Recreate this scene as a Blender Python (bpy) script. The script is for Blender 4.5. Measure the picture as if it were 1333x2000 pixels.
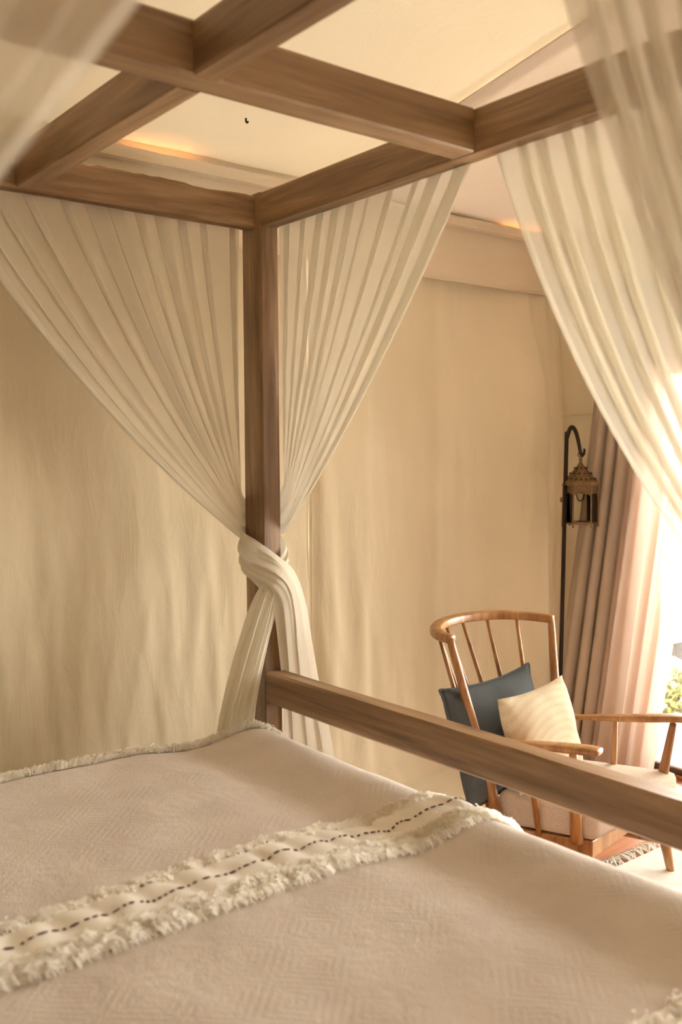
import bpy, bmesh, math, random
from mathutils import Vector, Matrix, noise
random.seed(7)
PI = math.pi
for o in list(bpy.data.objects): bpy.data.objects.remove(o)
SC = bpy.context.scene
COL = SC.collection

# ------------------------------------------------------------------ camera
cd = bpy.data.cameras.new('camera'); cam = bpy.data.objects.new('camera', cd); COL.objects.link(cam)
F = Vector((0.6203, 0.7819, -0.0617)).normalized()
R = Vector((0.7834, -0.6215, -0.0058)); R = (R - F*R.dot(F)).normalized(); U = R.cross(F)
cam.matrix_world = Matrix(((R.x, U.x, -F.x, -1.875), (R.y, U.y, -F.y, -2.8036), (R.z, U.z, -F.z, 1.5511), (0, 0, 0, 1)))
cd.sensor_fit = 'VERTICAL'; cd.sensor_height = 36.0; cd.sensor_width = 24.0; cd.lens = 36.0*1863.07/2000.0
cd.clip_start = 0.05
cd.dof.use_dof = True; cd.dof.focus_distance = 3.55; cd.dof.aperture_fstop = 2.4
SC.camera = cam

# ------------------------------------------------------------------ world, sun, exposure
W = bpy.data.worlds.new('world'); SC.world = W; W.use_nodes = True
bg = W.node_tree.nodes['Background']; bg.inputs[0].default_value = (1.0, 0.965, 0.92, 1); bg.inputs[1].default_value = 20.0
sd = bpy.data.lights.new('sun', 'SUN'); sd.energy = 6.0; sd.angle = math.radians(3); sd.color = (1.0, 0.93, 0.82)
sun = bpy.data.objects.new('sun', sd); COL.objects.link(sun)
sun.rotation_euler = Vector((0.42, -0.5, -0.95)).to_track_quat('-Z', 'Y').to_euler()
def portal(name, loc, sx, sy, rot):
    l = bpy.data.lights.new(name, 'AREA'); l.shape = 'RECTANGLE'; l.size = sx; l.size_y = sy; l.cycles.is_portal = True
    o = bpy.data.objects.new(name, l); COL.objects.link(o); o.location = loc; o.rotation_euler = rot
portal('window_portal', (2.2, -1.85, 1.12), 2.2, 3.4, (0, PI/2, 0))
vs = SC.view_settings; vs.view_transform = 'Standard'; vs.look = 'None'; vs.exposure = 0.45; vs.gamma = 1.0; vs.use_curve_mapping = False

# ------------------------------------------------------------------ material helpers
def newmat(name):
    m = bpy.data.materials.new(name); m.use_nodes = True; nt = m.node_tree; nt.nodes.clear()
    out = nt.nodes.new('ShaderNodeOutputMaterial'); return m, nt, out
def N(nt, typ, **kw):
    n = nt.nodes.new('ShaderNode'+typ)
    for k, v in kw.items():
        if k.startswith('i_'): n.inputs[k[2:].replace('_', ' ')].default_value = v
        else: setattr(n, k, v)
    return n
def L(nt, a, b): nt.links.new(a, b)
def ramp(nt, fac, stops):
    r = N(nt, 'ValToRGB'); e = r.color_ramp.elements
    while len(e) < len(stops): e.new(0.5)
    for k, (p, c) in enumerate(stops): e[k].position = p; e[k].color = (*c, 1) if len(c) == 3 else c
    L(nt, fac, r.inputs[0]); return r.outputs[0]
def mapping(nt, scale, rot=(0, 0, 0), coord='Object'):
    t = N(nt, 'TexCoord'); m = N(nt, 'Mapping'); m.inputs['Scale'].default_value = scale; m.inputs['Rotation'].default_value = rot
    L(nt, t.outputs[coord], m.inputs[0]); return m.outputs[0]
def bump(nt, h, strength, dist, normal=None):
    b = N(nt, 'Bump'); b.inputs['Strength'].default_value = strength; b.inputs['Distance'].default_value = dist
    L(nt, h, b.inputs['Height'])
    if normal: L(nt, normal, b.inputs['Normal'])
    return b.outputs[0]
def math_(nt, op, a, b=None):
    m = N(nt, 'Math', operation=op)
    for k, v in enumerate((a, b)):
        if v is None: continue
        if isinstance(v, (int, float)): m.inputs[k].default_value = v
        else: L(nt, v, m.inputs[k])
    return m.outputs[0]

def wood(name, axis, dark, mid, light, rough=0.5, fine=1.0, seed=0.0, coord='Object'):
    """grain runs along axis"""
    m, nt, out = newmat(name)
    sc = [9, 9, 9]; sc[axis] = 0.7
    v = mapping(nt, sc, coord=coord)
    off = N(nt, 'VectorMath', operation='ADD'); off.inputs[1].default_value = (seed, seed*1.7, seed*.6); L(nt, v, off.inputs[0]); v = off.outputs[0]
    n1 = N(nt, 'TexNoise', i_Scale=1.3, i_Detail=6.0, i_Roughness=0.6, i_Distortion=1.2); L(nt, v, n1.inputs['Vector'])
    sc2 = [70*fine]*3; sc2[axis] = 3.0
    n2 = N(nt, 'TexNoise', i_Scale=1.0, i_Detail=3.0); L(nt, mapping(nt, sc2, coord=coord), n2.inputs['Vector'])
    f = math_(nt, 'ADD', math_(nt, 'MULTIPLY', n1.outputs[0], 0.75), math_(nt, 'MULTIPLY', n2.outputs[0], 0.25))
    ks = [5.0, 5.0, 5.0]; ks[axis] = 1.5
    vk = N(nt, 'TexVoronoi'); vk.inputs['Scale'].default_value = 1.0; L(nt, mapping(nt, ks, coord=coord), vk.inputs['Vector'])
    kn = ramp(nt, vk.outputs['Distance'], [(0.03, (1, 1, 1)), (0.13, (0, 0, 0))])
    f = math_(nt, 'SUBTRACT', f, math_(nt, 'MULTIPLY', kn, 0.16))
    c = ramp(nt, f, [(0.33, dark), (0.5, mid), (0.66, light)])
    p = N(nt, 'BsdfPrincipled', i_Roughness=rough)
    L(nt, c, p.inputs['Base Color']); L(nt, bump(nt, f, 0.35, 0.004), p.inputs['Normal']); L(nt, p.outputs[0], out.inputs[0])
    return m

def cloth(name, col, col2=None, trans=0.0, transp=0.0, weave=900.0, weave_amt=0.12, crinkle=None, rough=0.9, tcol=None, dens=False, mix_scale=(1.2, 1.2, 1.2)):
    m, nt, out = newmat(name)
    v = mapping(nt, mix_scale)
    n = N(nt, 'TexNoise', i_Scale=1.0, i_Detail=4.0); L(nt, v, n.inputs['Vector'])
    c = ramp(nt, n.outputs[0], [(0.35, col), (0.65, col2 or col)])
    w = N(nt, 'TexNoise', i_Scale=weave, i_Detail=1.0); L(nt, mapping(nt, (1, 1, 1)), w.inputs['Vector'])
    nrm = bump(nt, w.outputs[0], weave_amt, 0.002)
    if crinkle:
        cs, amt, dist = crinkle
        k = N(nt, 'TexNoise', i_Scale=1.0, i_Detail=5.0, i_Roughness=0.62, i_Distortion=0.8); L(nt, mapping(nt, cs), k.inputs['Vector'])
        rr = math_(nt, 'ABSOLUTE', math_(nt, 'SUBTRACT', k.outputs[0], 0.5))
        nrm = bump(nt, rr, amt, dist, nrm)
    d = N(nt, 'BsdfDiffuse', i_Roughness=0.5); L(nt, c, d.inputs[0]); L(nt, nrm, d.inputs['Normal'])
    sh = d.outputs[0]
    if trans:
        t = N(nt, 'BsdfTranslucent'); L(nt, nrm, t.inputs['Normal'])
        if tcol: t.inputs[0].default_value = (*tcol, 1)
        else: L(nt, c, t.inputs[0])
        mx = N(nt, 'MixShader'); mx.inputs[0].default_value = trans; L(nt, sh, mx.inputs[1]); L(nt, t.outputs[0], mx.inputs[2]); sh = mx.outputs[0]
    if transp:
        t = N(nt, 'BsdfTransparent'); mx = N(nt, 'MixShader'); mx.inputs[0].default_value = transp
        if dens:
            at = N(nt, 'Attribute', attribute_name='gather'); L(nt, math_(nt, 'MULTIPLY', math_(nt, 'SUBTRACT', 1.0, at.outputs['Fac']), transp), mx.inputs[0])
        L(nt, sh, mx.inputs[1]); L(nt, t.outputs[0], mx.inputs[2]); sh = mx.outputs[0]
    L(nt, sh, out.inputs[0]); return m

def plain(name, col, rough=0.5, metal=0.0, noise_amt=0.0, scale=40.0):
    m, nt, out = newmat(name); p = N(nt, 'BsdfPrincipled', i_Roughness=rough, i_Metallic=metal)
    p.inputs['Base Color'].default_value = (*col, 1)
    if noise_amt:
        n = N(nt, 'TexNoise', i_Scale=scale, i_Detail=4.0); L(nt, mapping(nt, (1, 1, 1)), n.inputs['Vector'])
        lo = tuple(x*(1-noise_amt) for x in col); hi = tuple(min(1, x*(1+noise_amt)) for x in col)
        L(nt, ramp(nt, n.outputs[0], [(0.35, lo), (0.65, hi)]), p.inputs['Base Color'])
        L(nt, bump(nt, n.outputs[0], 0.3, 0.003), p.inputs['Normal'])
    L(nt, p.outputs[0], out.inputs[0]); return m

M = {}
BD, BM_, BL = (0.12, 0.064, 0.027), (0.255, 0.148, 0.072), (0.39, 0.245, 0.135)
for ax, nm in enumerate('xyz'): M['bed_'+nm] = wood('bed_wood_'+nm, ax, BD, BM_, BL, 0.40, seed=ax*3.1)
M['bed_rough'] = wood('bed_wood_rough', 0, (0.08, 0.043, 0.018), (0.25, 0.145, 0.07), (0.46, 0.30, 0.17), 0.65, 0.6, seed=11)
M['chair'] = wood('chair_wood', 2, (0.15, 0.06, 0.016), (0.32, 0.145, 0.045), (0.46, 0.245, 0.095), 0.35, 1.6, seed=5)
M['door'] = wood('door_wood', 1, (0.25, 0.085, 0.022), (0.42, 0.16, 0.045), (0.52, 0.22, 0.07), 0.4, seed=2)
M['plank'] = wood('floor_wood', 0, (0.20, 0.065, 0.025), (0.34, 0.125, 0.05), (0.44, 0.19, 0.085), 0.35, seed=8)
M['canvas'] = cloth('canvas_wall', (0.70, 0.605, 0.44), (0.76, 0.665, 0.50), trans=0.003, weave=700, weave_amt=0.15, crinkle=((11, 11, 3.0), 0.28, 0.02), tcol=(0.80, 0.60, 0.33))
M['dimmed_canvas'] = cloth('dimmed_canvas', (0.11, 0.075, 0.045), (0.13, 0.09, 0.055))  # for the unseen walls, made dark to cut the light they bounce back
M['band'] = cloth('canvas_band', (0.78, 0.68, 0.53), (0.82, 0.72, 0.57), trans=0.004, crinkle=((3, 3, 14), 0.5, 0.02), tcol=(0.80, 0.60, 0.36))
M['roof'] = cloth('canvas_roof', (0.72, 0.64, 0.50), (0.77, 0.69, 0.55), trans=0.017, weave=260, weave_amt=0.25, crinkle=((5, 5, 5), 0.35, 0.02), tcol=(0.78, 0.62, 0.38))
M['roof2'] = cloth('canvas_roof_pink', (0.70, 0.61, 0.51), (0.75, 0.66, 0.56), trans=0.013, weave=260, weave_amt=0.25, crinkle=((5, 5, 5), 0.35, 0.02), tcol=(0.76, 0.58, 0.40))
M['sheer'] = cloth('sheer_muslin', (0.84, 0.79, 0.67), (0.88, 0.83, 0.72), trans=0.24, transp=0.36, dens=True, weave=900, weave_amt=0.1, crinkle=((14, 14, 5), 0.35, 0.008))
M['sheer_knot'] = cloth('muslin_gathered', (0.84, 0.78, 0.66), (0.86, 0.80, 0.69), trans=0.30, transp=0.03, weave=900, weave_amt=0.1, crinkle=((22, 22, 10), 0.5, 0.008))
M['taupe'] = cloth('taupe_curtain_cloth', (0.54, 0.44, 0.35), (0.58, 0.475, 0.38), trans=0.05)
M['pink'] = cloth('blush_sheer_cloth', (0.74, 0.58, 0.48), (0.77, 0.62, 0.52), trans=0.26, transp=0.05)
M['wool'] = cloth('wool_fringe', (0.94, 0.89, 0.80), (0.97, 0.93, 0.86), trans=0.5, weave=400, weave_amt=0.2)
M['stripe'] = cloth('white_stripe_cloth', (0.80, 0.75, 0.68), (0.83, 0.785, 0.715), weave=600, weave_amt=0.3)
M['thread'] = plain('brown_thread', (0.085, 0.038, 0.022), 0.7)
M['metal'] = plain('blackened_iron', (0.035, 0.025, 0.018), 0.45, 0.8)
M['brass'] = plain('aged_brass', (0.20, 0.125, 0.06), 0.45, 0.8, 0.35, 160)
M['grout'] = plain('sub_floor', (0.10, 0.05, 0.03), 0.9)
M['ground'] = plain('pale_gravel', (0.72, 0.68, 0.6), 0.95, 0.0, 0.15, 20)
M['slate'] = cloth('slate_blue_linen', (0.085, 0.092, 0.094), (0.11, 0.118, 0.12), weave=600, weave_amt=0.3, crinkle=((12, 12, 12), 0.5, 0.01))
M['seat'] = cloth('oatmeal_seat_cloth', (0.52, 0.42, 0.33), (0.60, 0.50, 0.40), weave=260, weave_amt=0.6, mix_scale=(160, 160, 160))
M['rug'] = cloth('cream_rug', (0.78, 0.72, 0.63), (0.84, 0.79, 0.71), weave=160, weave_amt=0.7, mix_scale=(30, 30, 30))
M['leaf'] = plain('bush_leaf', (0.10, 0.10, 0.02), 0.6)
M['hook'] = plain('black_hook', (0.01, 0.009, 0.008), 0.5)

def blanket_mat():
    m, nt, out = newmat('woven_jacquard')
    t = mapping(nt, (1, 1, 1))
    # concentric lozenges and rings woven into the cloth
    vo = N(nt, 'TexVoronoi', distance='MANHATTAN'); vo.inputs['Scale'].default_value = 5.2; vo.inputs['Randomness'].default_value = 0.15
    L(nt, mapping(nt, (1, 1, 0.01)), vo.inputs['Vector'])
    s1 = math_(nt, 'SINE', math_(nt, 'MULTIPLY', vo.outputs['Distance'], 52.0))
    vb = N(nt, 'TexVoronoi'); vb.inputs['Scale'].default_value = 4.1; vb.inputs['Randomness'].default_value = 0.35
    L(nt, mapping(nt, (1, 1.2, 0.01)), vb.inputs['Vector'])
    s2 = math_(nt, 'SINE', math_(nt, 'MULTIPLY', vb.outputs['Distance'], 46.0))
    nz = N(nt, 'TexNoise', i_Scale=3.0, i_Detail=2.0); L(nt, t, nz.inputs['Vector'])
    msk = ramp(nt, nz.outputs[0], [(0.42, (0, 0, 0)), (0.58, (1, 1, 1))])
    mixh = N(nt, 'Mix'); mixh.data_type = 'FLOAT'; L(nt, msk, mixh.inputs[0]); L(nt, s1, mixh.inputs[2]); L(nt, s2, mixh.inputs[3])
    fz = N(nt, 'TexNoise', i_Scale=260.0, i_Detail=2.0); L(nt, t, fz.inputs['Vector'])
    cr = N(nt, 'TexNoise', i_Scale=14.0, i_Detail=5.0, i_Roughness=0.6); L(nt, t, cr.inputs['Vector'])
    h = math_(nt, 'ADD', math_(nt, 'MULTIPLY', mixh.outputs[0], 0.085), math_(nt, 'ADD', math_(nt, 'MULTIPLY', fz.outputs[0], 0.8), math_(nt, 'MULTIPLY', cr.outputs[0], 1.6)))
    n2 = N(nt, 'TexNoise', i_Scale=6.0, i_Detail=5.0); L(nt, t, n2.inputs['Vector'])
    c = ramp(nt, n2.outputs[0], [(0.35, (0.69, 0.615, 0.56)), (0.65, (0.76, 0.69, 0.635))])
    d = N(nt, 'BsdfDiffuse', i_Roughness=0.6); L(nt, c, d.inputs[0]); L(nt, bump(nt, h, 0.6, 0.005), d.inputs['Normal'])
    sh = N(nt, 'BsdfSheen', i_Roughness=0.5); sh.inputs[0].default_value = (0.8, 0.74, 0.66, 1)
    ad = N(nt, 'MixShader'); ad.inputs[0].default_value = 0.08; L(nt, d.outputs[0], ad.inputs[1]); L(nt, sh.outputs[0], ad.inputs[2])
    L(nt, ad.outputs[0], out.inputs[0]); return m
M['blanket'] = blanket_mat()

def weave_mat():
    """cream pillow: chunky weave with a half-sun of raised rings"""
    m, nt, out = newmat('cream_woven_pillow')
    t = N(nt, 'TexCoord')
    ck = N(nt, 'TexChecker'); ck.inputs['Scale'].default_value = 84; L(nt, t.outputs['UV'], ck.inputs[0])
    sub = N(nt, 'VectorMath', operation='DISTANCE'); sub.inputs[1].default_value = (0.55, 0.12, 0); L(nt, t.outputs['UV'], sub.inputs[0])
    rg = math_(nt, 'SINE', math_(nt, 'MULTIPLY', sub.outputs['Value'], 75.0))
    nz = N(nt, 'TexNoise', i_Scale=90.0, i_Detail=3.0); L(nt, t.outputs['UV'], nz.inputs['Vector'])
    h = math_(nt, 'ADD', math_(nt, 'MULTIPLY', ck.outputs['Fac'], 0.42), math_(nt, 'ADD', math_(nt, 'MULTIPLY', rg, 0.09), nz.outputs[0]))
    c = ramp(nt, h, [(0.25, (0.50, 0.385, 0.245)), (0.75, (0.68, 0.58, 0.42)), (1.0, (0.76, 0.67, 0.51))])
    d = N(nt, 'BsdfDiffuse', i_Roughness=0.5); L(nt, c, d.inputs[0]); L(nt, bump(nt, h, 0.5, 0.003), d.inputs['Normal'])
    L(nt, d.outputs[0], out.inputs[0]); return m
M['weave'] = weave_mat()

def glass_mat(name, tint):
    m, nt, out = newmat(name)
    fr = N(nt, 'Fresnel', i_IOR=1.45); g = N(nt, 'BsdfGlossy', i_Roughness=0.02); t = N(nt, 'BsdfTransparent'); t.inputs[0].default_value = (*tint, 1)
    mx = N(nt, 'MixShader'); L(nt, fr.outputs[0], mx.inputs[0]); L(nt, t.outputs[0], mx.inputs[1]); L(nt, g.outputs[0], mx.inputs[2]); L(nt, mx.outputs[0], out.inputs[0]); return m
M['glass'] = glass_mat('window_glass', (0.97, 0.98, 0.97))
M['lantern_glass'] = glass_mat('lantern_glass', (0.95, 0.95, 0.92))
def emit(name, col, s):
    m, nt, out = newmat(name); e = N(nt, 'Emission'); e.inputs[0].default_value = (*col, 1); e.inputs[1].default_value = s; L(nt, e.outputs[0], out.inputs[0]); return m
M['led'] = emit('warm_led', (1.0, 0.40, 0.13), 9.0)

# ------------------------------------------------------------------ geometry helpers
def obj(name, me, mat=None, parent=None, smooth=False):
    if isinstance(me, bmesh.types.BMesh):
        b = me; me = bpy.data.meshes.new(name); b.to_mesh(me); b.free()
    if mat is not None and not me.materials: me.materials.append(M[mat] if isinstance(mat, str) else mat)
    if smooth: me.polygons.foreach_set('use_smooth', [True]*len(me.polygons))
    o = bpy.data.objects.new(name, me); COL.objects.link(o)
    if parent is not None:
        o.parent = parent; o.matrix_parent_inverse = Matrix.Translation(-parent.location)
    return o
def mesh(name, v, f):
    me = bpy.data.meshes.new(name); me.from_pydata([tuple(q) for q in v], [], f); me.update(); return me
def tag(o, label, cat, group=None):
    o['label'] = label; o['category'] = cat
    if group: o['group'] = group
    return o
def thing(name, label, cat, loc=(0, 0, 0), group=None):
    o = bpy.data.objects.new(name, None); COL.objects.link(o); o.location = loc; o.empty_display_size = 0.1
    return tag(o, label, cat, group)
def struct(name, me, mat=None, smooth=False):
    o = obj(name, me, mat, None, smooth); o['kind'] = 'structure'; return o
def box(x0, x1, y0, y1, z0, z1, bev=0.003, seg=1):
    b = bmesh.new(); bmesh.ops.create_cube(b, size=1)
    for v in b.verts: v.co = Vector(((x0+x1)/2+v.co.x*(x1-x0), (y0+y1)/2+v.co.y*(y1-y0), (z0+z1)/2+v.co.z*(z1-z0)))
    if bev: bmesh.ops.bevel(b, geom=b.edges[:], offset=bev, segments=seg, affect='EDGES', profile=0.5)
    return b
def beam(x0, x1, y0, y1, z0, z1, axis, bev=0.006, amp=0.0015, seed=0.0, chip=0.0):
    """squared timber, cut into stations along axis so that its edges wander a little"""
    lo, hi = [x0, y0, z0], [x1, y1, z1]; n = max(8, int((hi[axis]-lo[axis])/0.03)); o1, o2 = [a for a in range(3) if a != axis]
    prof = []
    for (a, b_) in ((0, 0), (1, 0), (1, 1), (0, 1)):
        sa, sb = (1 if a == 0 else -1), (1 if b_ == 0 else -1)
        pa = [hi[o1] if a else lo[o1], hi[o2] if b_ else lo[o2]]
        c1 = (pa[0]+sa*bev, pa[1]); c2 = (pa[0], pa[1]+sb*bev)
        order = (c2, c1) if (a, b_) in ((0, 0), (1, 1)) else (c1, c2)
        prof += order
    v, f = [], []
    for k in range(n+1):
        t = lo[axis]+(hi[axis]-lo[axis])*k/n
        for q, (pa, pb) in enumerate(prof):
            da = noise.noise((t*2.3, q//2*5.1+seed, 0.3))*amp; db = noise.noise((t*2.3, q//2*5.1+seed, 7.7))*amp
            if chip and pb > (lo[o2]+hi[o2])/2:
                db -= chip*max(0.0, noise.noise((t*4.0+seed, 0.2, 1.0))+0.1)*1.3 + chip*0.5*abs(noise.noise((t*14, seed, 3.0)))
            c = [0, 0, 0]; c[axis] = t; c[o1] = pa+da; c[o2] = pb+db; v.append(c)
    m = len(prof)
    for k in range(n):
        for q in range(m): f.append((k*m+q, k*m+(q+1) % m, (k+1)*m+(q+1) % m, (k+1)*m+q))
    f.append(tuple(range(m))[::-1]); f.append(tuple(range(n*m, n*m+m)))
    me = mesh('beam', v, f); b = bmesh.new(); b.from_mesh(me); bmesh.ops.recalc_face_normals(b, faces=b.faces[:]); return b
def cat(pts, t):
    """catmull-rom through pts, t in 0..1"""
    n = len(pts)-1; s = min(max(t, 0), 1)*n; k = min(int(s), n-1); u = s-k
    p = [Vector(pts[min(max(i, 0), n)]) for i in (k-1, k, k+1, k+2)]
    return 0.5*((2*p[1])+(p[2]-p[0])*u+(2*p[0]-5*p[1]+4*p[2]-p[3])*u*u+(3*p[1]-p[0]-3*p[2]+p[3])*u**3)
def tube(pts, rad, seg=10, n=None, cap=True, flat=None):
    """sweep along catmull-rom pts; rad a number or list; flat=(w,h) scale of the section with h vertical"""
    n = n or max(2, (len(pts)-1)*6)
    rr = rad if isinstance(rad, (list, tuple)) else [rad, rad]
    v, f = [], []; P = [cat(pts, k/n) for k in range(n+1)]
    ref = None
    for k in range(n+1):
        d = (P[min(k+1, n)]-P[max(k-1, 0)]).normalized()
        if flat: a = d.cross(Vector((0, 0, 1))).normalized()
        else:
            a = (ref - d*ref.dot(d)).normalized() if ref is not None else d.orthogonal().normalized()
        ref = a; b = a.cross(d) if not flat else a.cross(d).normalized()
        s = k/n*(len(rr)-1); q = min(int(s), len(rr)-2); r = rr[q]+(rr[q+1]-rr[q])*(s-q)
        for j in range(seg):
            an = 2*PI*j/seg; ca, sa = math.cos(an), math.sin(an)
            if flat:
                e = 0.55; ca = math.copysign(abs(ca)**e, ca)*flat[0]; sa = math.copysign(abs(sa)**e, sa)*flat[1]
            v.append(P[k]+a*ca*r+b*sa*r)
    for k in range(n):
        for j in range(seg): f.append((k*seg+j, k*seg+(j+1) % seg, (k+1)*seg+(j+1) % seg, (k+1)*seg+j))
    if cap: f.append(tuple(range(seg))[::-1]); f.append(tuple(range(n*seg, n*seg+seg)))
    me = mesh('tube', v, f); b = bmesh.new(); b.from_mesh(me); bmesh.ops.recalc_face_normals(b, faces=b.faces[:]); return b
def join(*bs):
    o = bmesh.new()
    for b in bs:
        me = bpy.data.meshes.new('t'); b.to_mesh(me); b.free(); o.from_mesh(me); bpy.data.meshes.remove(me)
    return o
def grid(fn, nu, nv, flip=False):
    v = [fn(i/nu, j/nv) for i in range(nu+1) for j in range(nv+1)]
    f = []
    for i in range(nu):
        for j in range(nv):
            a = i*(nv+1)+j; q = (a, a+1, a+nv+2, a+nv+1); f.append(q[::-1] if flip else q)
    return mesh('grid', v, f)
def lerp(a, b, t): return a+(b-a)*t
def sstep(a, b, x):
    t = min(max((x-a)/(b-a), 0), 1); return t*t*(3-2*t)
def gauss(x, c, w): return math.exp(-((x-c)/w)**2)

# ================================================================== STRUCTURE
YW, XW, XL, YF = 0.40, 2.10, -4.4, -5.6
def ceil_z(y): return 2.64+0.178*(YW-y) if y > -2.1 else 2.64+0.178*2.5-0.16*(-2.1-y)
# back wall: canvas hanging in soft folds
def wall_off(x, z):
    s = 0.0
    zz = (z-1.2)
    if x > 0.49:
        s += 0.030*sstep(1.35, 0.75, x)*sstep(0.49, 0.56, x)+0.014*gauss(x, 0.60, 0.03)*sstep(1.6, 0.9, z)+0.012*gauss(x+0.03*zz, 0.72, 0.04)*sstep(1.8, 0.8, z)
        s += 0.016*gauss(x-0.012*zz, 1.22, 0.035)
        s += (0.16*sstep(1.42, 1.82, x+0.03*zz)-0.11*sstep(1.84, 1.90, x+0.015*zz))*(0.15+0.85*sstep(2.45, 1.7, z))+0.035*gauss(x, 1.955, 0.025)+0.02*gauss(x, 2.03, 0.02)
        s += 0.012*noise.noise((x*5.0+0.12*zz, 2.0, z*0.5))
        s += 0.007*noise.noise((x*16+0.5*noise.noise((z*2, x*3, 0)), 1.0, z*1.1))
        q = noise.noise((x*11+z*1.0, 4.0, z*1.6)); s += 0.005*(1-abs(q)*2)*sstep(1.6, 0.7, z)
    else:
        s += 0.014*noise.noise((x*2.2+z*0.3, 5.0, z*0.35))
        k_ = 0.35+0.65*sstep(2.2, 0.9, z)
        q = noise.noise((x*11+z*0.9, 4.0, z*1.3)); s += 0.0045*(1-abs(q)*2)*k_
        q = noise.noise((x*22+z*2.6+noise.noise((x*4, z*3, 1)), 8.0, z*3.0)); s += 0.0022*(1-abs(q)*2)*k_
        q = noise.noise((x*38-z*5.0+2*noise.noise((x*5, z*4, 7)), 3.0, z*7.0)); s += 0.0014*(1-abs(q)*2)*k_
        q = noise.noise((x*6.5-z*0.8, 2.0, z*0.9)); s += 0.0065*(1-abs(q)*2)*sstep(1.9, 0.6, z)
    return s+0.13*sstep(0.16, 0.0, z)
def wall_panel(x0, x1, nm, nz=150):
    nx = int((x1-x0)/0.014)
    return grid(lambda u, v: (x0+(x1-x0)*u, YW-wall_off(x0+(x1-x0)*u, 2.72*v-0.03), 2.72*v-0.03), nx, nz)
wb_ = struct('wall_back', wall_panel(-4.4, 0.497, 'l'), 'canvas', True)
p2 = obj('canvas_panel', wall_panel(0.492, XW+0.03, 'r'), 'canvas', wb_, True); p2.location.y -= 0.004
sm = obj('seam', tube([(0.496+0.002*noise.noise((k*.5, 0, 0)), YW-0.016-wall_off(0.5, 2.3*k/20), 2.3*k/20) for k in range(21)], 0.0028, 6), 'canvas', wb_, True)
# top band with corded hem
def band_y(x, z): return YW-0.062+0.012*noise.noise((x*1.3, z*2, 3))-0.008*(1-abs(noise.noise((x*3+z*3, z*9, 1)))*2)*0.5
def band_bot(x): return 2.335+0.006*noise.noise((x*4, 0, 9))
bt = struct('trim_1', grid(lambda u, v: (-4.4+(XW+4.4)*u, band_y(-4.4+(XW+4.4)*u, v), band_bot(-4.4+(XW+4.4)*u)*(1-v)+2.66*v), 320, 14), 'band', True)
obj('hem', tube([(-4.4+(XW+4.4)*k/160, band_y(-4.4+(XW+4.4)*k/160, 0)-0.003, band_bot(-4.4+(XW+4.4)*k/160)) for k in range(161)], 0.005, 6, 320), 'band', bt, True)
obj('led_cover_lip', grid(lambda u, v: (-4.4+(XW+4.4)*u, YW-0.106+0.002*noise.noise((u*40, 0, 0)), 2.576+(0.040+0.006*noise.noise((u*60, 1, 0)))*v), 200, 2), 'band', bt, True)  # lip added to hide the led strips and leave only their glow
obj('led_cover_lip', grid(lambda u, v: (-4.4+(XW+4.4)*u, YW-0.106+0.05*v, 2.576), 100, 2), 'band', bt, True)
# ceiling: two canvas panels with a lapped seam running up the slope
XS = 0.569
def cpan(x0, x1, dz, amp):
    return grid(lambda u, v: (x0+(x1-x0)*u, YW+0.01+(YF-YW-0.01)*v, ceil_z(YW+(YF-YW)*v)+dz-amp*abs(noise.noise(((x0+(x1-x0)*u)*1.4, v*6, 2)))), 60, 90)
ce = struct('ceiling', cpan(XL, XS+0.08, 0, 0.010), 'roof', True)
obj('canvas_panel', cpan(XS, XW+0.05, -0.016, 0.002), 'roof2', ce, True)
obj('seam', tube([(XS, y, ceil_z(y)-0.018) for y in (0.38, -0.2, -0.8, -1.4, -2.0)], 0.0035, 6, 20), 'roof2', ce, True)
# loose canvas flap lying on the floor along the wall
fp = grid(lambda u, v: (lerp(0.0, 1.45, u), lerp(YW-0.10, -0.06+0.03*noise.noise((u*6, 0, 2)), v), 0.006+0.07*(1-v)**6+0.010*(0.5+0.5*noise.noise((u*14, v*3, 5)))), 70, 24)
struct('trim_2', fp, 'canvas', True)
# other walls
def flat(v4): return mesh('flat', v4, [(0, 1, 2, 3)])
struct('wall_left', grid(lambda u, v: (XL, YF+(YW-YF)*u, ceil_z(YF+(YW-YF)*u)*v), 20, 8), 'dimmed_canvas')
struct('wall_front', grid(lambda u, v: (XL+(XW-XL)*u, YF, ceil_z(YF)*v), 20, 8), 'dimmed_canvas')
# window wall with a wide glazed opening
OY0, OY1, OZ = -3.5, -0.14, 1.98
def wr_fn(y0, y1, z0, z1f, nu=20, nv=60):
    return grid(lambda u, v: (XW-0.006-0.012*noise.noise((0, (y0+(y1-y0)*u)*9, (z0+(z1f(y0+(y1-y0)*u)-z0)*v)*1.2)), y0+(y1-y0)*u, z0+(z1f(y0+(y1-y0)*u)-z0)*v), nu, nv)
wr = struct('wall_right', wr_fn(OY1, YW+0.05, -0.03, lambda y: 2.75), 'canvas', True)
obj('canvas_panel', wr_fn(OY0, OY1, OZ, ceil_z, 60, 8), 'canvas', wr, True)
obj('canvas_panel', wr_fn(YF, OY0, 0, ceil_z), 'canvas', wr, True)
obj('seam', tube([(XW-0.016, OY1-0.02, 1.735), (XW-0.016, 0.1, 1.738), (XW-0.018, YW-0.02, 1.735)], 0.003, 6), 'canvas', wr, True)
obj('seam', tube([(XW-0.012, YW-0.03, z) for z in (0.02, 0.8, 1.6, 2.4)], 0.003, 6), 'canvas', wr, True)
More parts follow.
